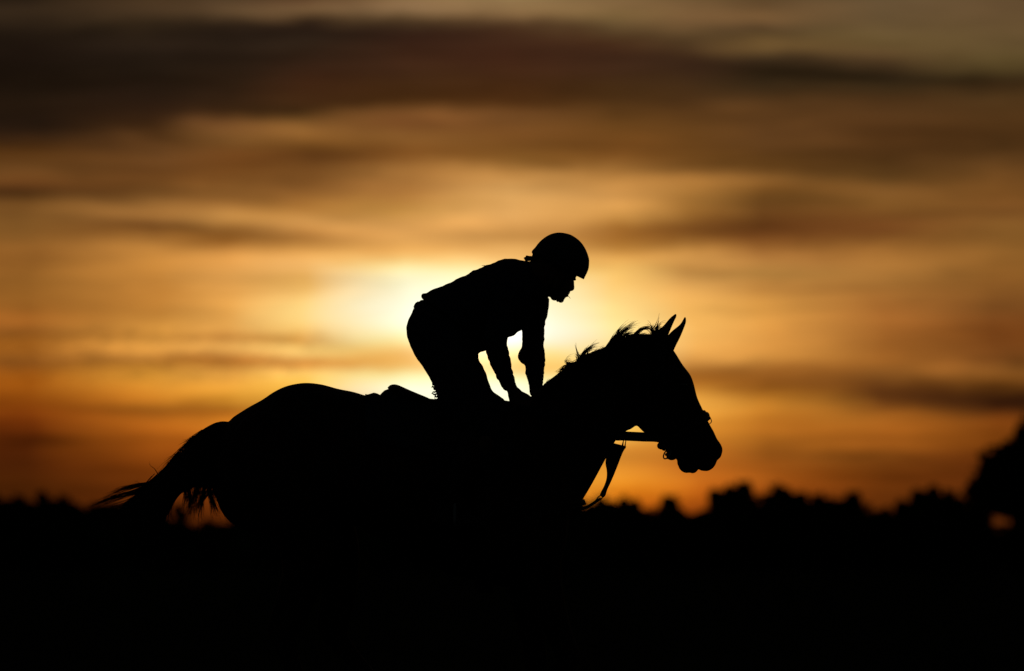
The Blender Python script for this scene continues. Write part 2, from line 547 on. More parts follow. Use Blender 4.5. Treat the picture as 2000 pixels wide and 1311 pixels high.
# torso: back line, belly line, half width, Y, egg
TORSO = [(432, 862, 412, 930, .04), (441, 836, 420, 965, .12), (452, 818, 432, 998, .17), (472, 804, 452, 1022, .205), (490, 793, 478, 1034, .225),
         (512, 781, 505, 1040, .245), (536, 765, 535, 1040, .255), (562, 753.5, 565, 1038, .265), (595, 748, 600, 1034, .275), (628, 751, 635, 1030, .28),
         (660, 759.5, 665, 1026, .28), (690, 765.5, 698, 1028, .285), (716, 773, 730, 1048, .29), (760, 781, 775, 1072, .30), (810, 787, 820, 1096, .305),
         (860, 787, 868, 1116, .30), (910, 785, 915, 1131, .29), (955, 783, 962, 1142, .27), (1000, 788, 1008, 1147, .245),
         (1035, 778, 1052, 1128, .225), (1060, 753.5, 1088, 1080, .20)]
TORSO = [t + (0.0, -.12) for t in TORSO]
rails(hb, TORSO, 4, 40)
NECK = [(1004, 792, 1030, 1146, .225), (1036, 775, 1072, 1105, .205), (1062, 751, 1106, 1034, .175), (1086, 738, 1130, 990, .14), (1112, 719, 1155, 948, .115),
        (1140, 702, 1180, 902, .095), (1170, 687, 1203, 860, .080), (1200, 672, 1222, 843, .074), (1225, 663, 1232, 838.5, .076), (1248, 659, 1243, 831, .078), (1266, 658, 1250, 828, .07)]
NECK = [t + (0.0, -.25) for t in NECK]
rails(hb, NECK, 4, 36)
ball(hb, P(1230, 834.5, 0), .012, .02, .008)
HEAD = [(1268, 656, 1243, 830, .060, 0, 0), (1298, 664, 1258, 845, .088, 0, .0), (1316, 685, 1274, 854, .102, 0, .02), (1333, 712, 1287, 860, .106, 0, .05),
        (1348, 732, 1295, 864, .104, 0, .10), (1355, 750, 1300, 866, .098, 0, .12), (1362, 777, 1302, 868, .084, 0, .08), (1373, 801, 1303, 872, .070, 0, .04), (1384, 825, 1306, 880, .060, 0, 0),
        (1394, 843, 1312, 890, .054, 0, 0), (1401, 858, 1322, 898, .052, 0, 0), (1408, 868, 1332, 904, .052, 0, 0), (1411.5, 880, 1345, 908, .048, 0, 0), (1407, 893, 1358, 911, .038, 0, 0)]
HS = rails(hb, HEAD, 4, 36)
# lips and nostrils
ball(hb, P(1382, 900, 0), .036, .050, .044, .5)
ball(hb, P(1374, 905, 0), .026, .044, .032, .2)
ball(hb, P(1397, 885, 0), .027, .046, .030, .3)
ball(hb, P(1343, 907, 0), .038, .040, .036, -.1)
ball(hb, P(1353, 912, 0), .022, .034, .027, -.1)
ball(hb, P(1334, 903, 0), .024, .034, .026, -.1)
for s in (-1, 1):
    ball(hb, P(1390, 872, s * .040), .020, .014, .028, .5)
    ball(hb, P(1330, 745, s * .088), .032, .022, .024, .7)          # brow over the eye
    ball(hb, P(1300, 812, s * .068), .082, .030, .072, .4)           # cheek
    ball(hb, P(1345, 805, s * .052), .080, .012, .012, 1.05)         # facial crest
    # masses of shoulder and quarters
    ball(hb, P(1052, 985, s * .15), .13, .10, .25, .35)
    ball(hb, P(535, 915, s * .16), .18, .11, .24, -.25)
    ball(hb, P(495, 940, s * .15), .10, .09, .20, -.25)
    ball(hb, P(640, 805, s * .15), .14, .05, .08, .2)
# ears
def ear(rl, rr_, Y):
    S = cr([(a[0], a[1], b[0], b[1], w) for a, b, w in zip(rl, rr_, (.026, .032, .034, .027, .016, .004))], 4)
    rings = []
    for s in S:
        A = P(s[0], s[1], Y); B = P(s[2], s[3], Y)
        c = (A + B) / 2; h = (A - B) / 2
        ring = []
        for j in range(16):
            t = 2 * math.pi * j / 16
            y = s[4] * math.sin(t)
            fwd = -0.35 * s[4] * math.cos(t * 2)                     # cupped shell
            ring.append(c + h * math.cos(t) + Vector((0, y, 0)))
        rings.append(ring)
    hb.rings(rings)
ear([(1298, 668), (1304.5, 655), (1315, 644.5), (1327, 635), (1333, 626.5), (1337, 618)],
    [(1314, 690), (1320, 676), (1328.5, 659), (1335.5, 642), (1340, 629), (1339.5, 618)], -.055)
ear([(1270, 668), (1281, 650), (1296, 636), (1307.5, 622.5), (1315, 616), (1320, 612)],
    [(1300, 672), (1305, 656), (1311, 641), (1317, 627), (1321, 619), (1322, 612.5)], .055)
# legs
def leg(pts, s):
    tube(hb, [(P(a, b, s * y), r) for a, b, y, r in pts], 5, 18, fy=1.0)
def hoof(a, s, tilt):
    c = P(a[0], a[1], s * a[2])
    rr = []
    q = Matrix.Rotation(tilt, 3, 'Y')
    for k, (h, r, fx) in enumerate(((.05, .040, .0), (.03, .046, .006), (0, .054, .014), (-.028, .064, .024), (-.030, .060, .024))):
        rr.append([c + q @ Vector((fx + r * 1.12 * math.cos(t), r * .92 * math.sin(t), h)) for t in [2 * math.pi * j / 18 for j in range(18)]])
    hb.rings(rr)
leg([(520, 870, .07, .13), (540, 905, .11, .19), (572, 985, .14, .16), (598, 1062, .15, .115), (592, 1130, .14, .085), (572, 1200, .13, .058), (555, 1248, .13, .048), (568, 1290, .13, .036), (590, 1350, .13, .030),
     (612, 1405, .13, .032), (622, 1428, .13, .038), (640, 1465, .13, .030), (655, 1492, .13, .036)], -1)
hoof((662, 1517, .13), -1, .0)
tube(hb, [(P(574, 1130, -.135), .05), (P(553, 1185, -.13), .038), (P(536, 1230, -.13), .030), (P(552, 1256, -.13), .038)], 4, 12)   # point of hock
leg([(530, 870, .07, .13), (556, 905, .11, .18), (605, 990, .14, .15), (650, 1060, .15, .105), (662, 1130, .14, .08), (660, 1200, .13, .056), (656, 1240, .13, .047), (685, 1280, .13, .035), (728, 1330, .13, .030),
     (768, 1378, .13, .032), (782, 1396, .13, .038), (808, 1420, .13, .029), (826, 1436, .13, .036)], 1)
hoof((842, 1450, .13), 1, -.5)
tube(hb, [(P(652, 1130, .135), .05), (P(642, 1185, .13), .038), (P(634, 1224, .13), .030), (P(652, 1248, .13), .038)], 4, 12)
leg([(1062, 880, .08, .07), (1058, 950, .11, .11), (1050, 1040, .14, .12), (1050, 1110, .14, .095), (1070, 1180, .14, .070), (1095, 1245, .13, .050), (1110, 1288, .13, .048), (1088, 1312, .13, .034), (1050, 1342, .13, .029),
     (1012, 1372, .13, .031), (998, 1378, .13, .036), (968, 1372, .13, .028), (950, 1360, .13, .034)], -1)
hoof((932, 1345, .13), -1, 2.3)
leg([(1056, 880, .08, .07), (1050, 950, .11, .11), (1040, 1040, .14, .12), (1030, 1110, .14, .095), (1035, 1190, .14, .070), (1042, 1260, .13, .050), (1046, 1304, .13, .048), (1028, 1332, .13, .034), (1000, 1374, .13, .029),
     (974, 1412, .13, .031), (962, 1424, .13, .036), (934, 1432, .13, .028), (918, 1430, .13, .034)], 1)
hoof((898, 1424, .13), 1, 1.9)
# tail dock
tube(hb, [(P(470, 838, 0), .045), (P(440, 850, 0), .045), (P(405, 868, 0), .038), (P(370, 898, 0), .028), (P(340, 930, 0), .018)], 5, 14)
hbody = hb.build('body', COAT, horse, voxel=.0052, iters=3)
# eyes
for s in (-1, 1):
    e = MB()
    ball(e, P(1333, 752, s * .094), .020, .014, .017, .5)
    e.build('eye', EYEM, horse)

# mane
rng = random.Random(5)
mn = MB()
def guide(*pts, y=0.0):
    return [P(a, b, y) for a, b in pts]
# thick root pad lying over the crest
CREST = [(1066, 752), (1086, 739), (1100, 726), (1118, 714), (1140, 702), (1160, 691), (1182, 682), (1200, 671), (1222, 662), (1245, 657), (1268, 656), (1288, 657)]
tube(mn, [(P(a, b + 4, -.008), .014 + .003 * (i % 2)) for i, (a, b) in enumerate(CREST)], 4, 10)
for i in range(340):                                                   # hair lying down the near side of the neck
    k = rng.random() * (len(CREST) - 1.001)
    i0 = int(k); f = k - i0
    a = CREST[i0][0] * (1 - f) + CREST[i0 + 1][0] * f
    b = CREST[i0][1] * (1 - f) + CREST[i0 + 1][1] * f
    L = 35 + 45 * rng.random()
    yy = -.02
    hairs(mn, [P(a, b + 3, -.005), P(a - 4, b + 1 + rng.random() * 3, -.03), P(a - 12, b + L * .5, -.085 - .02 * (1100 < a < 1200)), P(a - 22, b + L, -.11 - .03 * (a < 1180))], 1, .002, .01, .0022, rng)
for i in range(260):                                                   # short upright broken hairs along the crest
    k = rng.random() * (len(CREST) - 1.001)
    i0 = int(k); f = k - i0
    a = CREST[i0][0] * (1 - f) + CREST[i0 + 1][0] * f
    b = CREST[i0][1] * (1 - f) + CREST[i0 + 1][1] * f
    h = 6 + 8 * rng.random()
    hairs(mn, [P(a - 8, b + 5, 0), P(a, b - h * .35, 0), P(a + 8 + 6 * rng.random(), b - h * .6, 0)], 1, .001, .008, .0014, rng)
TUFTS = [  # points, strands, radius
 ([(1126, 712), (1133, 698), (1142, 686), (1156, 677), (1170, 673)], 9), ([(1130, 708), (1138, 694), (1150, 684), (1164, 676)], 8),
 ([(1140, 704), (1143, 690), (1150, 680), (1162, 674)], 7), ([(1133, 706), (1128, 690), (1124, 675), (1123, 666)], 2), ([(1136, 702), (1150, 685), (1160, 672), (1175, 661)], 2),
 ([(1128, 706), (1126, 696), (1122, 688)], 3), ([(1116, 718), (1110, 712), (1106, 706), (1112, 702), (1120, 704)], 5), ([(1124, 712), (1112, 708), (1108, 712), (1104, 716)], 4),
 ([(1108, 722), (1098, 722), (1092, 728), (1088, 733)], 6), ([(1112, 716), (1102, 716), (1090, 726), (1084, 730)], 4), ([(1120, 712), (1106, 705), (1104, 698)], 2),
 ([(1186, 684), (1195, 667), (1204, 653), (1214, 643), (1226, 635)], 12), ([(1190, 682), (1202, 664), (1214, 651), (1228, 641), (1244, 636)], 12),
 ([(1196, 678), (1208, 660), (1220, 648), (1234, 634), (1246, 629)], 9), ([(1186, 686), (1196, 670), (1208, 650), (1222, 636), (1240, 628)], 6),
 ([(1200, 674), (1214, 658), (1230, 650), (1242, 648)], 9), ([(1180, 686), (1192, 672), (1198, 660), (1200, 650)], 3), ([(1206, 668), (1222, 656), (1236, 652), (1246, 658)], 6),
 ([(1236, 660), (1246, 648), (1254, 642), (1266, 641), (1274, 648), (1277, 656)], 7), ([(1240, 658), (1248, 646), (1260, 640), (1270, 642), (1276, 650)], 5),
 ([(1232, 660), (1242, 650), (1250, 646), (1258, 634)], 3), ([(1276, 656), (1275, 646), (1280, 638), (1284, 628), (1283, 618)], 4), ([(1278, 654), (1276, 644), (1270, 636), (1262, 632)], 3),
 ([(1282, 652), (1284, 642), (1290, 634), (1295, 634)], 6), ([(1280, 654), (1282, 644), (1286, 636), (1290, 630)], 6), ([(1286, 650), (1290, 642), (1296, 638)], 5),
 ([(1274, 654), (1272, 640), (1276, 632)], 4), ([(1150, 694), (1160, 690), (1170, 686), (1176, 682)], 6), ([(1170, 688), (1176, 682), (1184, 680)], 6),
 ([(1246, 660), (1254, 655), (1264, 657), (1268, 660)], 6), ([(1220, 664), (1230, 657), (1242, 655), (1250, 660)], 8)]
for pts, cnt in TUFTS:
    for yy in (-.012, .01):
        hairs(mn, guide(*pts, y=yy), int(cnt * .45) + 1, .0040, .0085, .0020, rng, .3, .002)
    hairs(mn, guide(*pts[:3]), int(cnt * .7) + 1, .004, .007, .0019, rng, .3, .003)
    hairs(mn, guide(*pts, y=.0), int(cnt * .6) + 1, .005, .014, .0016, rng, .15, .003)
mn.build('mane', HAIR, horse)

# tail
tl = MB()
_TOP = [(462, 822), (445, 822), (428, 829), (408, 838), (388, 851), (368, 867), (348, 889), (328, 911), (310, 928), (294, 944), (270, 955), (240, 966), (205, 980), (165, 996)]
TS = [(470, 836, 470, 858, .03), (450, 828, 456, 860, .04), (430, 828, 445, 868, .045), (408, 839, 432, 892, .05), (386, 854, 418, 918, .055), (362, 876, 400, 940, .055), (340, 900, 378, 952, .055),
      (318, 923, 352, 966, .055), (298, 944, 330, 1000, .055), (280, 956, 318, 1030, .05), (262, 968, 300, 1060, .045), (245, 982, 280, 1090, .035), (230, 1000, 262, 1110, .02)]
rails(tl, [t + (0.0, 0.0) for t in TS], 4, 18)
def thairs(pts, cnt, s0=.006, s1=.012, r=.0017, lv=.3):
    if pts[0][1] >= 900 and pts[0][0] > 350:
        cnt, r = int(cnt * 1.9), r * 1.15
    hairs(tl, guide(*pts), cnt, s0, s1, r, rng, lv, .005)
thairs([(458, 832), (432, 829), (408, 838), (384, 853), (360, 874), (334, 902), (308, 930)], 70, .006, .010)
thairs([(424, 834), (392, 845), (368, 862), (350, 880)], 36, .006, .012, .0013)
thairs([(400, 842), (370, 858), (346, 872)], 10, .005, .012, .0010)
thairs([(384, 855), (352, 884), (328, 900), (318, 912)], 16, .006, .012, .0012)
thairs([(350, 890), (322, 920), (296, 943), (262, 950), (225, 962), (192, 978)], 60, .006, .007, .0015)
thairs([(330, 910), (300, 940), (270, 947), (240, 952), (215, 962)], 24, .005, .006, .0012)
thairs([(320, 930), (290, 952), (258, 962), (225, 972), (190, 985), (160, 1000)], 70, .009, .012, .0016)
thairs([(315, 940), (285, 965), (255, 985), (222, 1000), (180, 1020)], 80, .014, .022, .0018)
thairs([(318, 950), (290, 985), (262, 1020), (235, 1060)], 70, .02, .035, .002)
thairs([(310, 929), (298, 912), (290, 901)], 2, .002, .002, .0012, .1)
thairs([(276, 948), (268, 940), (262, 932)], 2, .002, .006, .0008, .2)
thairs([(270, 950), (262, 944), (256, 938)], 2, .002, .008, .0008, .2)
# hair hanging between tail and quarters
thairs([(368, 905), (360, 935), (345, 960), (332, 990), (328, 1030)], 46, .010, .010, .0018)
thairs([(372, 915), (362, 945), (345, 965), (335, 968)], 10, .006, .008, .0013)
thairs([(356, 940), (350, 958), (338, 966), (334, 972)], 8, .004, .006, .0013)
thairs([(372, 905), (362, 950), (364, 975), (356, 992)], 18, .008, .008, .0015)
thairs([(380, 905), (370, 950), (372, 985), (360, 1015)], 26, .008, .012, .0015)
thairs([(390, 905), (386, 950), (378, 985), (370, 1025)], 34, .010, .016, .0014)
thairs([(395, 905), (398, 950), (392, 990), (386, 1030)], 26, .008, .014, .0015)
thairs([(402, 905), (408, 950), (416, 985), (426, 1020)], 44, .008, .012, .0016)
thairs([(410, 915), (420, 960), (436, 990), (452, 1022)], 24, .006, .008, .0013)
thairs([(384, 900), (376, 930), (388, 965), (380, 1010)], 16, .012, .018, .0012)
thairs([(412, 935), (404, 965), (384, 990), (372, 1005)], 14, .006, .010, .0013)
for a_ in (362, 369, 377, 384, 391, 398, 405, 412):
    thairs([(a_ + 4, 905), (a_ + 1, 945), (a_ - 4 + (a_ > 400) * 14, 985), (a_ - 8 + (a_ > 400) * 34, 1030)], 4, .005, .012, .0016, .25)
tl.build('tail', HAIR, horse)

# ------------------------------------------------------------------ tack
UPZ = Vector((0, 0, 1))


def head_at(q):
    """interpolated station of the head, q along HEAD list"""
    i = min(int(q * 4), len(HS) - 2)
    f = q * 4 - i
    return HS[i] * (1 - f) + HS[i + 1] * f


def head_band(mb, sa, sb, fa, width, thick, grow, t0=0, t1=2 * math.pi, n=30):
    """band round the head; runs from station sa (front) to sb (jaw)"""
    pts, wd = [], []
    S1, S2 = head_at(sa), head_at(sb)
    s = S1.copy()
    s[2], s[3] = S2[2], S2[3]
    s[4] = (S1[4] + S2[4]) / 2
    A, B = P(s[0], s[1]), P(s[2], s[3])
    ax = (A - B).normalized()
    wdir = ax.cross(Vector((0, 1, 0))).normalized()
    full = abs(t1 - t0) > 6.2
    ring = rail_ring(s, n, grow=grow, t0=t0, t1=t1)
    strap(mb, ring, width, thick, wdir, 2, closed=full)


bridle = thing('bridle', 'leather bridle with padded noseband and rubber reins on the horse head', 'bridle', P(1320, 780, 0))
b = MB()
head_band(b, 7.45, 7.0, 1, .046, .010, .007)
nb = b.build('noseband', LEATHER, bridle)
b = MB()
tube(b, [(P(1383.5, 815, -.004), .0015), (P(1388, 818, -.004), .0018), (P(1389.5, 824, -.004), .0018), (P(1386, 828, -.004), .0016)], 5, 6)
ball(b, P(1381, 811, 0), .010, .020, .014, -.4)
b.build('buckle', STEEL, nb)
b = MB()
ball(b, P(1291, 871, 0), .016, .022, .015, .3)
ball(b, P(1297, 876, 0), .010, .02, .010, .3)
b.build('chin_strap', LEATHER, nb)
b = MB()
head_band(b, 1.15, 1.15, 1, .022, .005, .006, -1.45, 1.45)
b.build('browband', LEATHER, bridle)
b = MB()
head_band(b, .2, 0, 1, .014, .004, .002)
b.build('throatlash', LEATHER, bridle)
for s in (-1, 1):
    b = MB()
    strap(b, [P(1283, 664, s * .05), P(1290, 700, s * .093), P(1300, 745, s * .112), P(1312, 800, s * .094), P(1322, 850, s * .066), P(1318, 880, s * .062)], .019, .005, Vector((1, 0, .3)))
    b.build('cheekpiece', LEATHER, bridle)
    b = MB()
    c = P(1303 if s < 0 else 1310, 887, s * .064)
    rr_ = [(c + Vector((.0125 * math.cos(t) + .008 * math.sin(t), 0, .019 * math.sin(t))), .0028) for t in [2 * math.pi * i / 20 for i in range(21)]]
    tube(b, rr_, 1, 8, cap=False)
    b.build('bit_ring', STEEL, bridle)
    b = MB()
    # rein: hand -> martingale ring -> bit
    yo = 4.5 if s < 0 else -1.0
    HX = (1016, 1050)[s > 0]
    strap(b, [P(HX - 6, 797, s * .105), P(HX + 14, 799, s * .135), P(1085, 815, s * .175), P(1140, 838, s * .155), P(1195, 848.5 + yo, s * .115), P(1218, 850 + yo, s * .108), P(1255, 851.8 + yo, s * .088),
              P(1288, 854 + yo, s * .075), P(1303, 872, s * .070), P(1304, 880, s * .068)], .026, .006, Vector((0, 0, 1)), 6)
    b.build('rein', RUBBER, bridle)
b = MB()
tube(b, [(P(1304, 888, -.064), .006), (P(1308, 889, -.02), .008), (P(1308, 889, .02), .008), (P(1301, 888, .064), .006)], 3, 8)
b.build('bit_mouthpiece', STEEL, bridle)
for s in (-1, 1):
    b = MB()
    tube(b, [(P(1303, 872, s * .03), .008), (P(1307, 886, s * .04), .010), (P(1310, 892, s * .035), .014), (P(1315, 894, s * .03), .010), (P(1320, 893, s * .02), .006)], 4, 10)
    b.build('curb_strap', LEATHER, bridle)

# martingale bib
mart = thing('martingale', 'leather bib martingale hanging from the reins to the horse chest', 'martingale', P(1172, 970, 0))
for s in (-1, 1):
    b = MB()
    rt = [(1223, 873), (1216, 885), (1207, 908), (1199.5, 927), (1192.5, 943), (1186, 957), (1182.5, 968), (1177.5, 972.5)]
    lf = [(1192, 868), (1186, 885), (1182.5, 903), (1185, 920), (1184.5, 935), (1180, 949), (1174.5, 959.5), (1171.5, 967)]
    ydep = [.075, .066, .056, .046, .036, .026, .014, .006]
    S = cr([(*a_, *c_, y_) for a_, c_, y_ in zip(rt, lf, ydep)], 4)
    rr = []
    for q in S:
        A = P(q[0], q[1], s * q[4]); B = P(q[2], q[3], s * q[4] * 1.15)
        t = Vector((0, .0022, 0))
        rr.append([A + t * .3, A * .9 + B * .1 + t, A * .1 + B * .9 + t, B + t * .3, B - t * .3, A * .1 + B * .9 - t, A * .9 + B * .1 - t, A - t * .3])
    b.rings(rr)
    strap(b, [P(1198, 868, s * .085), P(1206, 870, s * .08), P(1216, 872.5, s * .078), P(1222, 874, s * .075)], .010, .006, Vector((0, 0, 1)))
    b.build('bib', LEATHER, mart)
    b = MB()
    tube(b, [(P(1216.2, 874, s * .078), .004), (P(1216.2, 868, s * .09), .0032), (P(1217.5, 862, s * .10), .0018), (P(1218, 855, s * .105), .0018)], 3, 8)
    tube(b, [(P(1220.5, 873, s * .078), .003), (P(1221.5, 866, s * .09), .0020), (P(1222.5, 860, s * .10), .0018), (P(1222.8, 855, s * .105), .0018)], 3, 8)
    b.build('ring', STEEL, mart)
b = MB()
rr_ = [(P(1171.5, 972.5) + Vector((.012 * math.cos(t) + .004 * math.sin(t), 0, .009 * math.sin(t) + .004 * math.cos(t))), .0024) for t in [2 * math.pi * i / 18 for i in range(19)]]
tube(b, rr_, 1, 8, cap=False)
b.build('buckle', STEEL, mart)
b = MB()
strap(b, [P(1174, 974), P(1166, 978), P(1158, 984), P(1150, 989), P(1142, 992), P(1126, 1000), P(1104, 1040), P(1075, 1105)], .012, .006, Vector((.5, 0, 1)))
b.build('lower_strap', LEATHER, mart)

# breast girth
bg_ = thing('breast_girth', 'leather breast girth strap crossing the front of the horse chest', 'breast girth', P(1130, 985, 0))
for off in (0, 1):
    b = MB()
    pts = []
    for t in np.linspace(-1, 1, 25):
        a = t * 1.55
        fx = 1140.5 - 190 * (1 - math.cos(a)) * .96 + (0 if off == 0 else -5)
        yy = .245 * math.sin(a) * (1 if abs(a) < .9 else 1.02)
        pts.append(P(fx, (981 if off == 0 else 990) + 16 * abs(t) ** 2 * (1 if off == 0 else .8), yy))
    strap(b, pts, .026 if off == 0 else .020, .013, Vector((-.45, 0, 1)), 2)
    b.build('chest_strap', LEATHER, bg_)

# saddle cloth
TR = cr(TORSO, 4)


def torso_at(x):
    for i in range(len(TR) - 1):
        if TR[i][0] <= x <= TR[i + 1][0]:
            f = (x - TR[i][0]) / (TR[i + 1][0] - TR[i][0])
            return TR[i] * (1 - f) + TR[i + 1] * f
    return TR[-1]


CT = [(712, 770.0), (716, 772.5), (722, 768.5), (731, 766.6), (738, 769), (744, 772.5), (746, 768), (751, 763), (758, 760), (768, 758), (790, 765), (830, 778), (870, 782), (920, 782), (960, 785), (1004, 792)]
def shell(name, m, parent, top, x0, x1, tmax, thick, drop=None, nx=70, nt_=36, wr=0.004):
    b = MB()
    outer, inner = [], []
    for i in range(nx + 1):
        x = x0 + (x1 - x0) * i / nx
        ty = np.interp(x, [q[0] for q in top], [q[1] for q in top])
        s = torso_at(x).copy()
        dz = (s[1] - ty) * K * 34
        ro, ri = [], []
        tm = tmax(x) if callable(tmax) else tmax
        for j in range(nt_ + 1):
            t = -tm + 2 * tm * j / nt_
            gfac = abs(math.cos(t)) ** 2
            wv = wr * noise.noise(Vector((x * .03, t * 3, 1.0)))
            s2 = s.copy()
            po = rail_ring(s2, 2, grow=.010 + thick + wv, t0=t, t1=t + .001)[0] + Vector((0, 0, max(-.01, dz - .010 - thick) * gfac))
            pi = rail_ring(s2, 2, grow=.010 + wv, t0=t, t1=t + .001)[0] + Vector((0, 0, max(-.01, dz - .010 - thick) * gfac))
            ro.append(po); ri.append(pi)
        outer.append(ro + ri[::-1])
    b.rings(outer)
    return b.build(name, m, parent)


sc_ = shell('saddle_cloth', CLOTH, None, CT, 714, 1000, lambda x: 1.25, .008)
sc_['label'] = 'wrinkled dark saddle cloth on the horse back, poking out behind the saddle'
sc_['category'] = 'saddle cloth'

saddle = thing('saddle', 'small low racing saddle beneath the rider with raised rear edge', 'saddle', P(880, 785, 0))
b = MB()
SE = [(757, 757, 761, 766, .05), (762, 752.5, 766, 772, .10), (769, 750.8, 774, 778, .125), (777, 752, 784, 782, .14), (790, 757.5, 800, 786, .145), (803, 763.3, 812, 787, .14), (830, 774.5, 836, 790, .12), (847, 781, 852, 793, .11),
      (880, 784, 885, 796, .10), (920, 783, 924, 797, .095), (952, 780, 957, 798, .10), (970, 782, 975, 800, .09), (984, 787, 988, 800, .06)]
rails(b, [t + (0.0, 0.0) for t in SE], 4, 24)
b.build('seat', LEATHER, saddle)
for s in (-1, 1):
    b = MB()
    rr = []
    for i in range(13):
        f = i / 12
        x0_, x1_ = 838 + 12 * f, 985 + 25 * math.sin(f * 3.1) - 30 * f * f
        row_o, row_i = [], []
        t = s * (.42 + .95 * f)
        for j in range(13):
            x = x0_ + (x1_ - x0_) * j / 12
            s2 = torso_at(min(x, 1050))
            row_o.append(rail_ring(s2, 2, grow=.030, t0=t, t1=t + .001)[0])
            row_i.append(rail_ring(s2, 2, grow=.022, t0=t, t1=t + .001)[0])
        rr.append(row_o + row_i[::-1])
    b.rings(rr)
    b.build('flap', LEATHER, saddle)
b = MB()
ring = rail_ring(torso_at(940), 40, grow=.036)
ring = [p for p in ring]
strap(b, ring, .075, .007, Vector((1, 0, 0)), 2, closed=True)
b.build('girth', LEATHER, saddle)
for s in (-1, 1):
    b = MB()
    strap(b, [P(892, 800, s * .20), P(888, 850, s * .315), P(886, 930, s * .352), P(886, 1000, s * .36)], .022, .004, Vector((1, 0, 0)))
    st_ = b.build('stirrup_leather', LEATHER, saddle)
    b = MB()
    c = P(888, 1012, s * .362)
    arch = [(c + Vector((0, .055 * math.cos(t), .075 * math.sin(t))), .006) for t in np.linspace(-.35, math.pi + .35, 17)]
    arch.append((c + Vector((0, .0, -.030)), .008))
    arch.append(arch[0])
    tube(b, arch, 1, 8, cap=False)
    b.build('stirrup_iron', STEEL, st_)

# ------------------------------------------------------------------ rider
rider = thing('person', 'crouching rider in helmet and jacket leaning forward over the galloping horse', 'person', P(880, 780, 0))
pb = MB()
TB = [(806, 690, 920, 728, .13), (795, 660, 930, 708, .165), (794, 637, 934, 693, .175), (803, 611, 946, 684, .170), (820, 590, 960, 676, .160), (850, 566, 975, 668, .160), (892, 546, 992, 660, .170),
      (930, 527, 1008, 650, .185), (963, 515, 1024, 636, .195), (993, 508, 1044, 612, .180), (1018, 508, 1060, 588, .120), (1034, 508, 1070, 574, .068), (1046, 505, 1080, 560, .060), (1058, 500, 1090, 540, .055)]
TB = [t + (0., 0.) for t in TB]
rails(pb, TB, 4, 28, scale=.93)
# head
HD = [(1096, 590, 1085, 587, .010), (1102.5, 584.5, 1073, 578, .034), (1107, 577.5, 1062, 568, .048), (1108.5, 572, 1054, 555, .058), (1107.5, 566, 1050, 540, .064), (1114.5, 556, 1047, 525, .070), (1120, 548, 1045, 510, .074),
      (1127, 539, 1047, 497, .077), (1134, 520, 1054, 482, .076), (1135, 500, 1065, 472, .068), (1124, 481, 1082, 466, .048), (1106, 470, 1095, 466, .015)]
rails(pb, [t + (0., 0.) for t in HD], 4, 28)
FW = Vector((.82, 0, -.57)); UPH = Vector((.57, 0, .82))
tube(pb, [(P(1119, 549, 0), .006), (P(1117.5, 556, 0), .009), (P(1117, 562, 0), .011), (P(1116.4, 565, 0), .0105)], 3, 10)
for s in (-1, 1):
    ball(pb, P(1113.5, 564, s * .012), .009, .008, .007)                       # nostril wing
    ball(pb, P(1113, 551.5, s * .031), .010, .015, .011, .5)                      # eyelid
    ball(pb, P(1121.5, 545, s * .028), .009, .024, .006, .6)                      # brow
    ball(pb, P(1104, 560, s * .045), .020, .014, .018)                            # cheek
    ball(pb, P(1073, 548, s * .072), .012, .008, .028, .6)                        # ear
ball(pb, P(1109.5, 571, 0), .009, .022, .006, .6)
ball(pb, P(1106.5, 577, 0), .009, .019, .006, .6)
ball(pb, P(1095.5, 585, 0), .013, .020, .0145)
ball(pb, P(1085, 580, 0), .020, .034, .015, -.3)
tube(pb, [(P(1052, 545, 0), .052), (P(1066, 555, 0), .050), (P(1078, 560, 0), .045)], 3, 18)

def hand(wrist, fwd, down, inward):
    """closed hand; fingers stacked along down, curled inward round the rein, thumb on top"""
    fwd, down, inward = fwd.normalized(), down.normalized(), inward.normalized()
    rr = []
    for k, (a_, h_, w_, o_) in enumerate(((0, .026, .019, 0), (.022, .032, .019, .002), (.050, .040, .018, .006), (.078, .043, .016, .008), (.092, .036, .012, .008))):
        c = wrist + fwd * a_ + down * o_
        rr.append([c + down * h_ * math.cos(t) + inward * w_ * math.sin(t) for t in [2 * math.pi * j / 16 for j in range(16)]])
    pb.rings(rr)
    for k, (off, L, r) in enumerate(((-.029, .92, .0090), (-.0095, 1.0, .0094), (.0100, .95, .0090), (.0285, .80, .0080))):
        p0 = wrist + fwd * .086 + down * (off + .008)
        p1 = p0 + fwd * .024 * L + inward * .012
        p2 = p1 + inward * .028 * L - fwd * .010
        p3 = p2 - fwd * .026 * L + inward * .004
        p4 = p3 - fwd * .008 - inward * .010
        tube(pb, [(p0, r * 1.1), (p1, r), (p2, r * .95), (p3, r * .9), (p4, r * .8)], 3, 10)
    q0 = wrist + fwd * .026 - down * .018 + inward * .012
    q1 = q0 + fwd * .030 - down * .018 + inward * .008
    q2 = q1 + fwd * .030 - down * .001 + inward * .004
    q3 = q2 + fwd * .022 + down * .008
    tube(pb, [(q0, .013), (q1, .011), (q2, .0098), (q3, .008)], 3, 10)

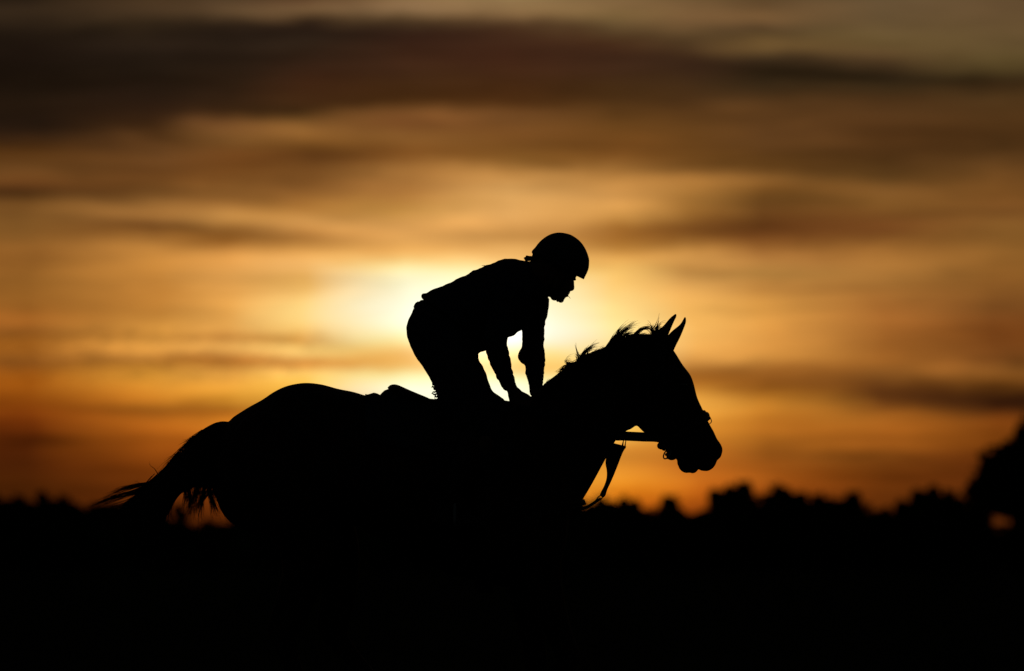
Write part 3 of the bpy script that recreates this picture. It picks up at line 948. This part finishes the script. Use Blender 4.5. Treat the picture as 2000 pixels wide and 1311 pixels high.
NS, NE, NW = P(1004, 566, -.165), P(969, 676, -.248), P(1002, 764, -.105)
FS, FE, FWr = P(1036, 566, .17), P(1040, 690, .205), P(1046, 768, .105)
tube(pb, [(NS, .048), (P(981, 622, -.222), .038), (NE, .036), (P(980, 716, -.19), .030), (P(991, 742, -.14), .025), (NW, .022)], 5, 18)
tube(pb, [(FS, .046), (P(1041, 628, .202), .034), (FE, .032), (P(1045.5, 728, .168), .030), (FWr, .024)], 5, 18)
hand(NW, P(1026, 799, -.085) - NW, Vector((-.85, -.1, -.55)), Vector((0, 1, 0)))
hand(FWr, P(1062, 812, .09) - FWr, Vector((-.7, .1, -.8)), Vector((0, -1, 0)))
# legs
LEGS = {}
for s in (-1, 1):
    dx = 0 if s < 0 else -3
    hp, mid, kn, cf, an = P(848 + dx, 645, s * .10), P(886 + dx, 720, s * .20), P(948 + dx, 820, s * .335), P(910 + dx, 905, s * .365), P(872 + dx, 995, s * .365)
    LEGS[s] = (hp, mid, kn, cf, an)
    tube(pb, [(hp, .095), (mid, .082), (kn, .058), (cf, .054), (an, .036)], 6, 20)
    tube(pb, [(an + Vector((-.03, 0, -.045)), .030), (P(900, 1018, s * .365), .034), (P(936, 1026, s * .37), .026)], 4, 14)
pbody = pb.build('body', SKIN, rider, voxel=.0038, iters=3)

# shirt / jacket
rng = random.Random(11)
jb = MB()
def wrinkled_tube(mb, pts, per, n, amp, seed, fy=1.0):
    S = cr([(*p, r) for p, r in pts], per)
    Q = []
    for i, s in enumerate(S):
        w = amp * math.sin(i * 1.9 + seed) * (.5 + .5 * math.sin(i * .7 + seed)) + amp * .6 * noise.noise(Vector((i * .8, seed, 0)))
        Q.append((Vector(s[:3]), s[3] + w))
    tube(mb, Q, 1, n, fy=fy)
JT = [(826, 584, 955, 681, .172), (823.2, 580, 953, 683, .176), (824.2, 574.5, 960, 679, .175), (831, 573.2, 964, 676, .172), (840, 568.3, 970, 672, .172), (851, 564.5, 975, 668, .175), (862, 558, 980, 666, .178), (873, 555, 984, 664, .182), (892, 545.5, 992, 660, .187),
      (914, 534.5, 1001, 656, .193), (931, 525.5, 1009, 651, .200), (949, 519.5, 1018, 645, .205), (963, 514, 1028, 636, .206), (977, 508.6, 1036, 622, .200), (994, 506.3, 1050, 606, .180), (1012, 507.6, 1062, 592, .140), (1026, 510, 1068, 582, .095), (1034, 514, 1070, 574, .07)]
rails(jb, [t + (0., 0.) for t in JT], 3, 36)
# sleeves
wrinkled_tube(jb, [(P(1006, 570, -.175), .080), (P(978, 622, -.225), .058), (P(968, 664, -.248), .047), (P(970.5, 686, -.235), .044), (P(979, 714, -.19), .039), (P(990, 742, -.14), .033), (P(995.5, 756, -.11), .027)], 8, 22, .0028, 1)
wrinkled_tube(jb, [(P(1024, 570, .16), .092), (P(1042, 598, .19), .062), (P(1041.5, 640, .205), .047), (P(1042, 665, .21), .044), (P(1041, 692, .205), .048), (P(1045, 712, .19), .040), (P(1045.5, 730, .165), .037), (P(1046.5, 750, .13), .029), (P(1047, 765, .11), .027)], 9, 22, .0030, 2)
ball(jb, P(1026, 694, .205), .028, .035, .036, .1)
tube(jb, [(P(1050, 585, .16), .048), (P(1051, 610, .17), .040)], 3, 14)
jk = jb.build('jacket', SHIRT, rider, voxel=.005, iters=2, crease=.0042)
# collar tab
b = MB()
strap(b, [P(1025, 508, 0), P(1030, 505.5, 0), P(1036, 505, 0), P(1044, 506, 0)], .05, .019, Vector((0, 1, 0)), 4)
tube(b, [(P(1028.2, 500.8, -.02), .004), (P(1033, 501.9, -.02), .004), (P(1040, 503, -.02), .004)], 3, 8)
b.build('collar', VEST, jk)
# trousers
tb = MB()
TT = [(829, 586, 955, 680, .155), (821, 587.5, 953, 682, .160), (812, 596.5, 948, 685, .168), (805.3, 609, 944, 686, .174), (797.5, 623.5, 938, 688, .178), (793.4, 638, 934, 692, .180), (795, 657, 932, 700, .178), (802, 676, 932, 712, .165), (812, 696, 930, 724, .14)]
rails(tb, [t + (0., 0.) for t in TT], 4, 32)
for s in (-1, 1):
    hp, mid, kn, cf, an = LEGS[s]
    # thigh section drawn by its rear and front edges
    y = lambda k: s * k
    TH = [(797, 640, 925, 660, .10, y(.085)), (800, 668, 934, 690, .10, y(.105)), (808, 690, 935, 702, .10, y(.13)), (819, 706, 943, 714, .098, y(.155)), (832, 726, 950, 730, .095, y(.18)), (843, 745, 956.5, 752, .09, y(.215)),
          (851, 765, 966, 768, .085, y(.25)), (858, 790, 984, 780, .08, y(.29)), (880, 830, 992, 800, .072, y(.325)), (915, 850, 990, 822, .06, y(.34))]
    if s > 0:
        TH = [(a + 2, b_, c_ - 5, d_, w_, yy) for a, b_, c_, d_, w_, yy in TH]
    rails(tb, [t + (0.,) for t in TH], 4, 22)
    tube(tb, [(hp, .098), (mid, .090), (kn, .068), (kn.lerp(cf, .4), .064), (kn.lerp(cf, .85), .058)], 5, 18)
tro = tb.build('trousers', TROUSER, rider, voxel=.0055, iters=3, crease=.003)
b = MB()
tube(b, [(P(817, 590.5, 0), .004), (P(812.5, 594, 0), .0045), (P(809, 600, 0), .0035)], 3, 8)
b.build('belt_loop', TROUSER, tro)
# boots and half chaps
for s in (-1, 1):
    hp, mid, kn, cf, an = LEGS[s]
    b = MB()
    tube(b, [(kn.lerp(cf, .04), .067), (kn.lerp(cf, .4), .066), (cf, .061), (cf.lerp(an, .6), .048), (an, .043), (an + Vector((-.012, 0, -.035)), .042)], 5, 20)
    tube(b, [(an + Vector((-.025, 0, -.055)), .036), (P(902, 1019, s * .365), .039), (P(925, 1023, s * .37), .036), (P(942, 1027, s * .37), .026)], 5, 16, fy=1.05)
    b.build('boot', LEATHER, rider, voxel=.006, iters=3)
# leather fringe behind the leg
b = MB()
for k in range(7):
    f = k / 6
    a0, b0 = 848 + 7 * f, 750 + 29 * f
    L = (4, 6, 4, 7, 10, 5, 6)[k]
    yy = -.17 - .06 * rng.random()
    g_ = [P(a0 + 6, b0 - 3, yy), P(a0 - L * .35, b0 + 1.5, yy - .01), P(a0 - L * .75, b0 + 1 - (k % 3) * 1.5, yy - .012), P(a0 - L, b0 - 1 + (k % 2) * 4, yy - .012)]
    tube(b, [(q, w_) for q, w_ in zip(g_, (.0036, .0032, .0024, .0010))], 4, 6)
b.build('chap_fringe', CHAPM, rider)
# helmet
hl = MB()
OUT = [(1038.3, 494.5), (1039, 490), (1045, 483.5), (1052, 474.5), (1062, 465.3), (1075.7, 457.4), (1092, 454.2), (1111, 457.2), (1124, 464), (1135, 473.5), (1144.2, 487.5), (1150.2, 504), (1150.8, 514), (1149.6, 525), (1145, 537)]
O = cr(OUT, 4)
c0 = (1090, 516)
rr = []
for k in range(-11, 12):
    a = k / 11 * 1.42
    y = .116 * math.sin(a)
    f = math.cos(a) ** .92
    ring = [P(c0[0] + (q[0] - c0[0]) * f, c0[1] + (q[1] - c0[1]) * f, y) for q in O]
    # rim line runs back from the brim to the nape, slightly dipped over the ear
    for t in np.linspace(0, 1, 14)[1:-1]:
        ex, ey = O[-1][0] * (1 - t) + O[0][0] * t, O[-1][1] * (1 - t) + O[0][1] * t
        ey += 12 * math.sin(math.pi * t) * abs(math.sin(a))
        ring.append(P(c0[0] + (ex - c0[0]) * f, c0[1] + (ey - c0[1]) * f + 3 * math.sin(math.pi * t), y))
    rr.append(ring)
hl.rings(rr)
ball(hl, P(1048, 500, 0), .020, .060, .016, -.5)
helmet = hl.build('helmet', HELMETM, rider, voxel=.003, iters=2)
b = MB()
rr = []
for k in range(-8, 9):
    a = k / 8 * 1.25
    y = .10 * math.sin(a)
    f = math.cos(a)
    A = Vector(P(1146, 534, y)); B = Vector(P(1140.2, 546, y)); D = Vector(P(1128.5, 539, y))
    back = Vector((-.05 * (1 - f), 0, .024 * (1 - f)))
    rr.append([A + back, B + back * 1.1, D + back, P(1132, 530, y) + back])
b.rings(rr)
b.build('peak', HELMETM, helmet)
b = MB()
for s in (-1, 1):
    strap(b, [P(1068, 540, s * .082), P(1078, 562, s * .068), P(1086, 578, s * .040), P(1090, 588, s * .012), P(1090.5, 588.5, 0)], .012, .003, Vector((1, 0, .3)))
    strap(b, [P(1104, 545, s * .078), P(1094, 560, s * .068), P(1086, 574, s * .050)], .012, .003, Vector((1, 0, .3)))
tube(b, [(P(1103, 575, -.03), .0012), (P(1109, 578, -.034), .0012), (P(1114, 583, -.036), .0009)], 3, 5)
b.build('chin_strap', LEATHER, helmet)
# loose thread on the back of the jacket
b = MB()
tube(b, [(P(950, 521, -.03), .0012), (P(946, 518.5, -.03), .0012), (P(941, 518.8, -.03), .0009)], 3, 5)
b.build('thread', SHIRT, jk)

# ------------------------------------------------------------------ trees
LEAFN = 6


def leaf_clump(mb, c, rad, n, size, rng):
    for _ in range(n):
        d = Vector((rng.gauss(0, 1), rng.gauss(0, 1), rng.gauss(0, 1)))
        p = c + d * rad * .55
        a = Vector((rng.gauss(0, 1), rng.gauss(0, 1), rng.gauss(0, 1))).normalized()
        bq = a.cross(Vector((rng.gauss(0, 1), rng.gauss(0, 1), rng.gauss(0, 1)))).normalized()
        s_ = size * (.6 + .8 * rng.random())
        a *= s_; bq *= s_ * .6
        o = len(mb.v)
        mb.v += [tuple(p - a), tuple(p + bq), tuple(p + a), tuple(p - bq)]
        mb.f.append((o, o + 1, o + 2, o + 3))


def tree_meshes(seed, lobes, trunk, leaf, nclump, per, spread):
    """lobes: (x, y, z, rx, ry, rz) in metres for the crown; returns crown and trunk meshes"""
    rng = random.Random(seed)
    cr_, tk = MB(), MB()
    H = max(l[2] for l in lobes)
    base_r = trunk
    tp = [(Vector((0, 0, -.3)), base_r * 1.3), (Vector((.1, .05, H * .25)), base_r), (Vector((-.1, 0, H * .55)), base_r * .7), (Vector((.05, 0, H * .9)), base_r * .3)]
    tube(tk, tp, 4, 10)
    for l in lobes:
        c = Vector(l[:3])
        st0 = Vector((0, 0, H * (.25 + .35 * rng.random())))
        tube(tk, [(st0, base_r * .45), (st0.lerp(c, .5) + Vector((0, 0, -.2)), base_r * .3), (c, base_r * .12)], 3, 7)
        for _ in range(3):
            e = c + Vector((l[3] * rng.uniform(-.8, .8), l[4] * rng.uniform(-.8, .8), l[5] * rng.uniform(-.3, .8)))
            tube(tk, [(st0.lerp(c, .7), base_r * .2), (c.lerp(e, .5), base_r * .12), (e, base_r * .04)], 2, 5)
        k = int(nclump * (l[3] * l[4] * l[5]) ** (2 / 3) )
        for _ in range(k):
            d = Vector((rng.gauss(0, 1), rng.gauss(0, 1), rng.gauss(0, 1))).normalized() * rng.random() ** .35
            p = c + Vector((d.x * l[3], d.y * l[4], d.z * l[5]))
            leaf_clump(cr_, p, spread * (.6 + .8 * rng.random()), per, leaf, rng)
    for _ in range(26):                                  # sprays that break the outline
        l = rng.choice(lobes)
        a_ = rng.uniform(0, math.pi)
        d = Vector((math.cos(a_), rng.uniform(-.4, .4), abs(math.sin(a_)))).normalized()
        q_ = 1.0 + rng.random() * .22
        leaf_clump(cr_, Vector((l[0] + d.x * l[3] * q_, l[1] + d.y * l[4] * q_, l[2] + d.z * l[5] * q_)), spread * .8, per * 2, leaf, rng)
    return cr_.mesh('crown'), tk.mesh('trunk')


def make_tree(name, meshes, loc, sc, rot, label, group=None):
    t = thing(name, label, 'tree', loc, group)
    t.scale = (sc[0], sc[1], sc[2])
    t.rotation_euler = (0, 0, rot)
    for me, m, nm in ((meshes[0], FOLIAGE, 'crown'), (meshes[1], BARK, 'trunk')):
        if not me.materials:
            me.materials.append(m)
        o = bpy.data.objects.new(nm, me)
        C.objects.link(o)
        o.parent = t
    return t


rt_ = random.Random(21)
VAR = []
for k in range(5):                                   # crowns about 10 m tall, 5 m wide
    lb = []
    rg = random.Random(100 + k)
    shape = k % 5
    if shape == 0:
        lb = [(0, 0, 8.6, 1.0, 1.0, 1.2), (-.9, .2, 7.2, 1.4, 1.3, 1.3), (.9, -.2, 7.0, 1.4, 1.3, 1.2), (0, 0, 5.4, 2.3, 2.2, 1.6), (-1, .3, 3.6, 2.1, 2, 1.6), (1.1, 0, 3.4, 2, 2, 1.6)]
    elif shape == 1:
        lb = [(-.8, 0, 8.4, 1.0, 1.1, 1.1), (1.0, .2, 8.9, .9, .9, 1.0), (0, 0, 6.8, 2.1, 1.9, 1.5), (-.7, 0, 4.8, 2.2, 2.1, 1.6), (1, 0, 3.8, 2.2, 2.0, 1.8)]
    elif shape == 2:
        lb = [(0, 0, 9.0, .7, .7, 1.2), (.1, 0, 7.4, 1.2, 1.2, 1.4), (-.2, 0, 5.8, 1.7, 1.6, 1.5), (.3, 0, 4.0, 2.1, 2, 1.6), (-.5, 0, 2.6, 2.3, 2.1, 1.4)]
    elif shape == 3:
        lb = [(-1.4, 0, 7.6, 1.3, 1.2, 1.1), (.2, 0, 8.7, 1.3, 1.2, 1.1), (1.6, .2, 7.8, 1.2, 1.2, 1.1), (0, 0, 6.2, 2.8, 2.4, 1.4), (-1, 0, 4.2, 2.2, 2, 1.8), (1.2, 0, 4.0, 2.2, 2, 1.8)]
    else:
        lb = [(.5, 0, 8.9, 1.1, 1, 1.0), (-.6, 0, 7.8, 1.1, 1.1, 1.0), (.3, 0, 6.6, 1.9, 1.7, 1.2), (-.6, 0, 5.0, 2.2, 2, 1.5), (.9, 0, 3.6, 2.2, 2, 1.6)]
    VAR.append(tree_meshes(300 + k, lb, .28, .42, 30, 8, .5))
MPP = K * (34 + 900)
TREES = [  # top x, top y, width, variant, label
 (28, 964, 78, 3, 'broad low tree on the skyline at the far left edge, left of the tail'),
 (82, 961, 50, 2, 'pointed treetop between two broad trees left of the horse tail'),
 (116, 964, 66, 3, 'broad dark tree nearest the trailing tip of the horse tail'),
 (-34, 966, 70, 1, 'tree cut by the left edge of the picture on the far skyline'),
 (352, 983, 40, 4, 'low dark tree seen through the hanging hair of the tail'),
 (1180, 966, 66, 3, 'low tree right behind the hanging martingale on the skyline'),
 (1232, 971, 48, 1, 'small double topped tree just right of the martingale'),
 (1306, 968, 66, 0, 'rounded lone treetop below the horse lower lip'),
 (1366, 1002, 44, 4, 'lowest shrubby tree in the dip under the horse nose'),
 (1408, 950, 60, 1, 'tall tree directly below the horse nose, left of the tallest treetop'),
 (1454, 940, 68, 0, 'tallest pointed treetop of the far skyline, right of the horse nose'),
 (1514, 947, 62, 4, 'narrow peaked tree one gap right of the tallest treetop'),
 (1552, 956, 62, 1, 'uneven topped tree adjoining the narrow peaked tree on the skyline'),
 (1606, 961, 76, 3, 'broad flat topped tree midway along the right skyline'),
 (1668, 960, 62, 0, 'rounded tree with a dip on either side in the right skyline'),
 (1720, 992, 44, 1, 'small low tree in the wide dip of the right skyline'),
 (1760, 977, 48, 2, 'small pointed tree at the foot of the broad dome shaped pair'),
 (1806, 951, 66, 1, 'left tree of the dome shaped pair beside the big right tree'),
 (1846, 953, 70, 3, 'right tree of the dome shaped pair beside the big right tree'),
]
for i, (tx, ty, w, k, lab) in enumerate(TREES):
    Y = 900 + 14 * ((i * 7) % 5)
    loc = P(tx, HORIZON, Y)
    loc.z = 0
    hgt = (HORIZON - ty) * K * (Y + 34) + .88
    sx = w * K * (Y + 34) / 4.6
    make_tree('broadleaf_tree', VAR[k], loc, (sx, sx, hgt / 10.3), 0.0 if i % 2 else math.pi, lab, 'trees along the far skyline')

# large nearer tree at the right edge
YB = 470
mb_ = K * (YB + 34)
def lobe(px, py, rx, rz, dy=0.0):
    return ((px - 2075) * mb_, dy, (HORIZON - py) * mb_ + .88, rx * mb_, rx * mb_ * .9, rz * mb_)
LB = [lobe(1942, 908, 24, 26), lobe(1968, 896, 20, 22), lobe(1912, 960, 20, 14), lobe(2000, 892, 30, 36), lobe(1932, 950, 28, 26), lobe(1924, 978, 24, 24), lobe(1975, 940, 50, 46), lobe(2020, 880, 40, 58), lobe(2012, 850, 24, 26), lobe(2075, 840, 62, 58), lobe(2075, 920, 90, 66, 1.5),
      lobe(2140, 880, 60, 60), lobe(2175, 950, 58, 50), lobe(2100, 980, 70, 40), lobe(1970, 985, 34, 20), lobe(2018, 985, 46, 44), lobe(2004, 1026, 28, 26), lobe(1914, 1000, 22, 26), lobe(1912, 1030, 20, 22), lobe(1950, 1060, 40, 18), lobe(2000, 1062, 30, 22)]
big = tree_meshes(77, LB, .42, .24, 80, 8, .34)
l_ = P(2075, HORIZON, YB); l_.z = 0
make_tree('broadleaf_tree', big, l_, (1, 1, 1), 0, 'large dark tree cut off by the right edge, much taller than the far skyline')

# the far wood behind them: one dense dark mass
wd = MB()
rg = random.Random(9)
PROF = [(-800, 968), (-100, 968), (0, 982), (150, 988), (200, 972), (300, 982), (325, 1018), (455, 1018), (480, 995), (700, 975), (1100, 972), (1150, 976), (1188, 978), (1210, 1004), (1240, 990), (1300, 992), (1350, 1006), (1395, 990), (1500, 982), (1560, 984), (1625, 1004), (1650, 996), (1720, 994), (1780, 985), (1880, 992), (1915, 1024), (1940, 1042), (1990, 1034), (2060, 1000), (2800, 985)]
Yw = 990
for row in range(3):
    px = -750.0
    while px < 2750:
        top = np.interp(px, [q[0] for q in PROF], [q[1] for q in PROF]) + rg.uniform(0, 12) + (0, 6, 22)[row]
        Y = Yw - row * 9 + rg.uniform(-2, 2)
        m_ = K * (Y + 34)
        hh = (HORIZON - top) * m_ + .88
        wv_ = rg.uniform(2.2, 3.4)
        c = P(px, HORIZON, Y); c.z = hh * .42
        o = len(wd.v)
        rr = []
        for i in range(1, 8):
            a = math.pi * i / 8
            ring = []
            for j in range(10):
                bb = 2 * math.pi * j / 10
                d = Vector((math.sin(a) * math.cos(bb), math.sin(a) * math.sin(bb), math.cos(a)))
                f = .9 + .35 * noise.noise(d * 1.7 + Vector((px, row, 0)) * .37)
                ring.append(c + Vector((d.x * wv_ * f, d.y * 2.6 * f, d.z * hh * .56 * f)))
            rr.append(ring)
        wd.rings(rr)
        for _ in range(30):
            a = rg.uniform(0, 1.5); bb = rg.uniform(0, 6.28)
            p = c + Vector((math.sin(a) * math.cos(bb) * wv_, math.sin(a) * math.sin(bb) * 2.6, math.cos(a) * hh * .56))
            leaf_clump(wd, p, .5, 7, .4, rg)
        px += rg.uniform(34, 52)
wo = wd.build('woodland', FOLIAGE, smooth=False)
wo['kind'] = 'stuff'
wo['label'] = 'solid dark mass of far woodland below the skyline treetops'
wo['category'] = 'woodland'
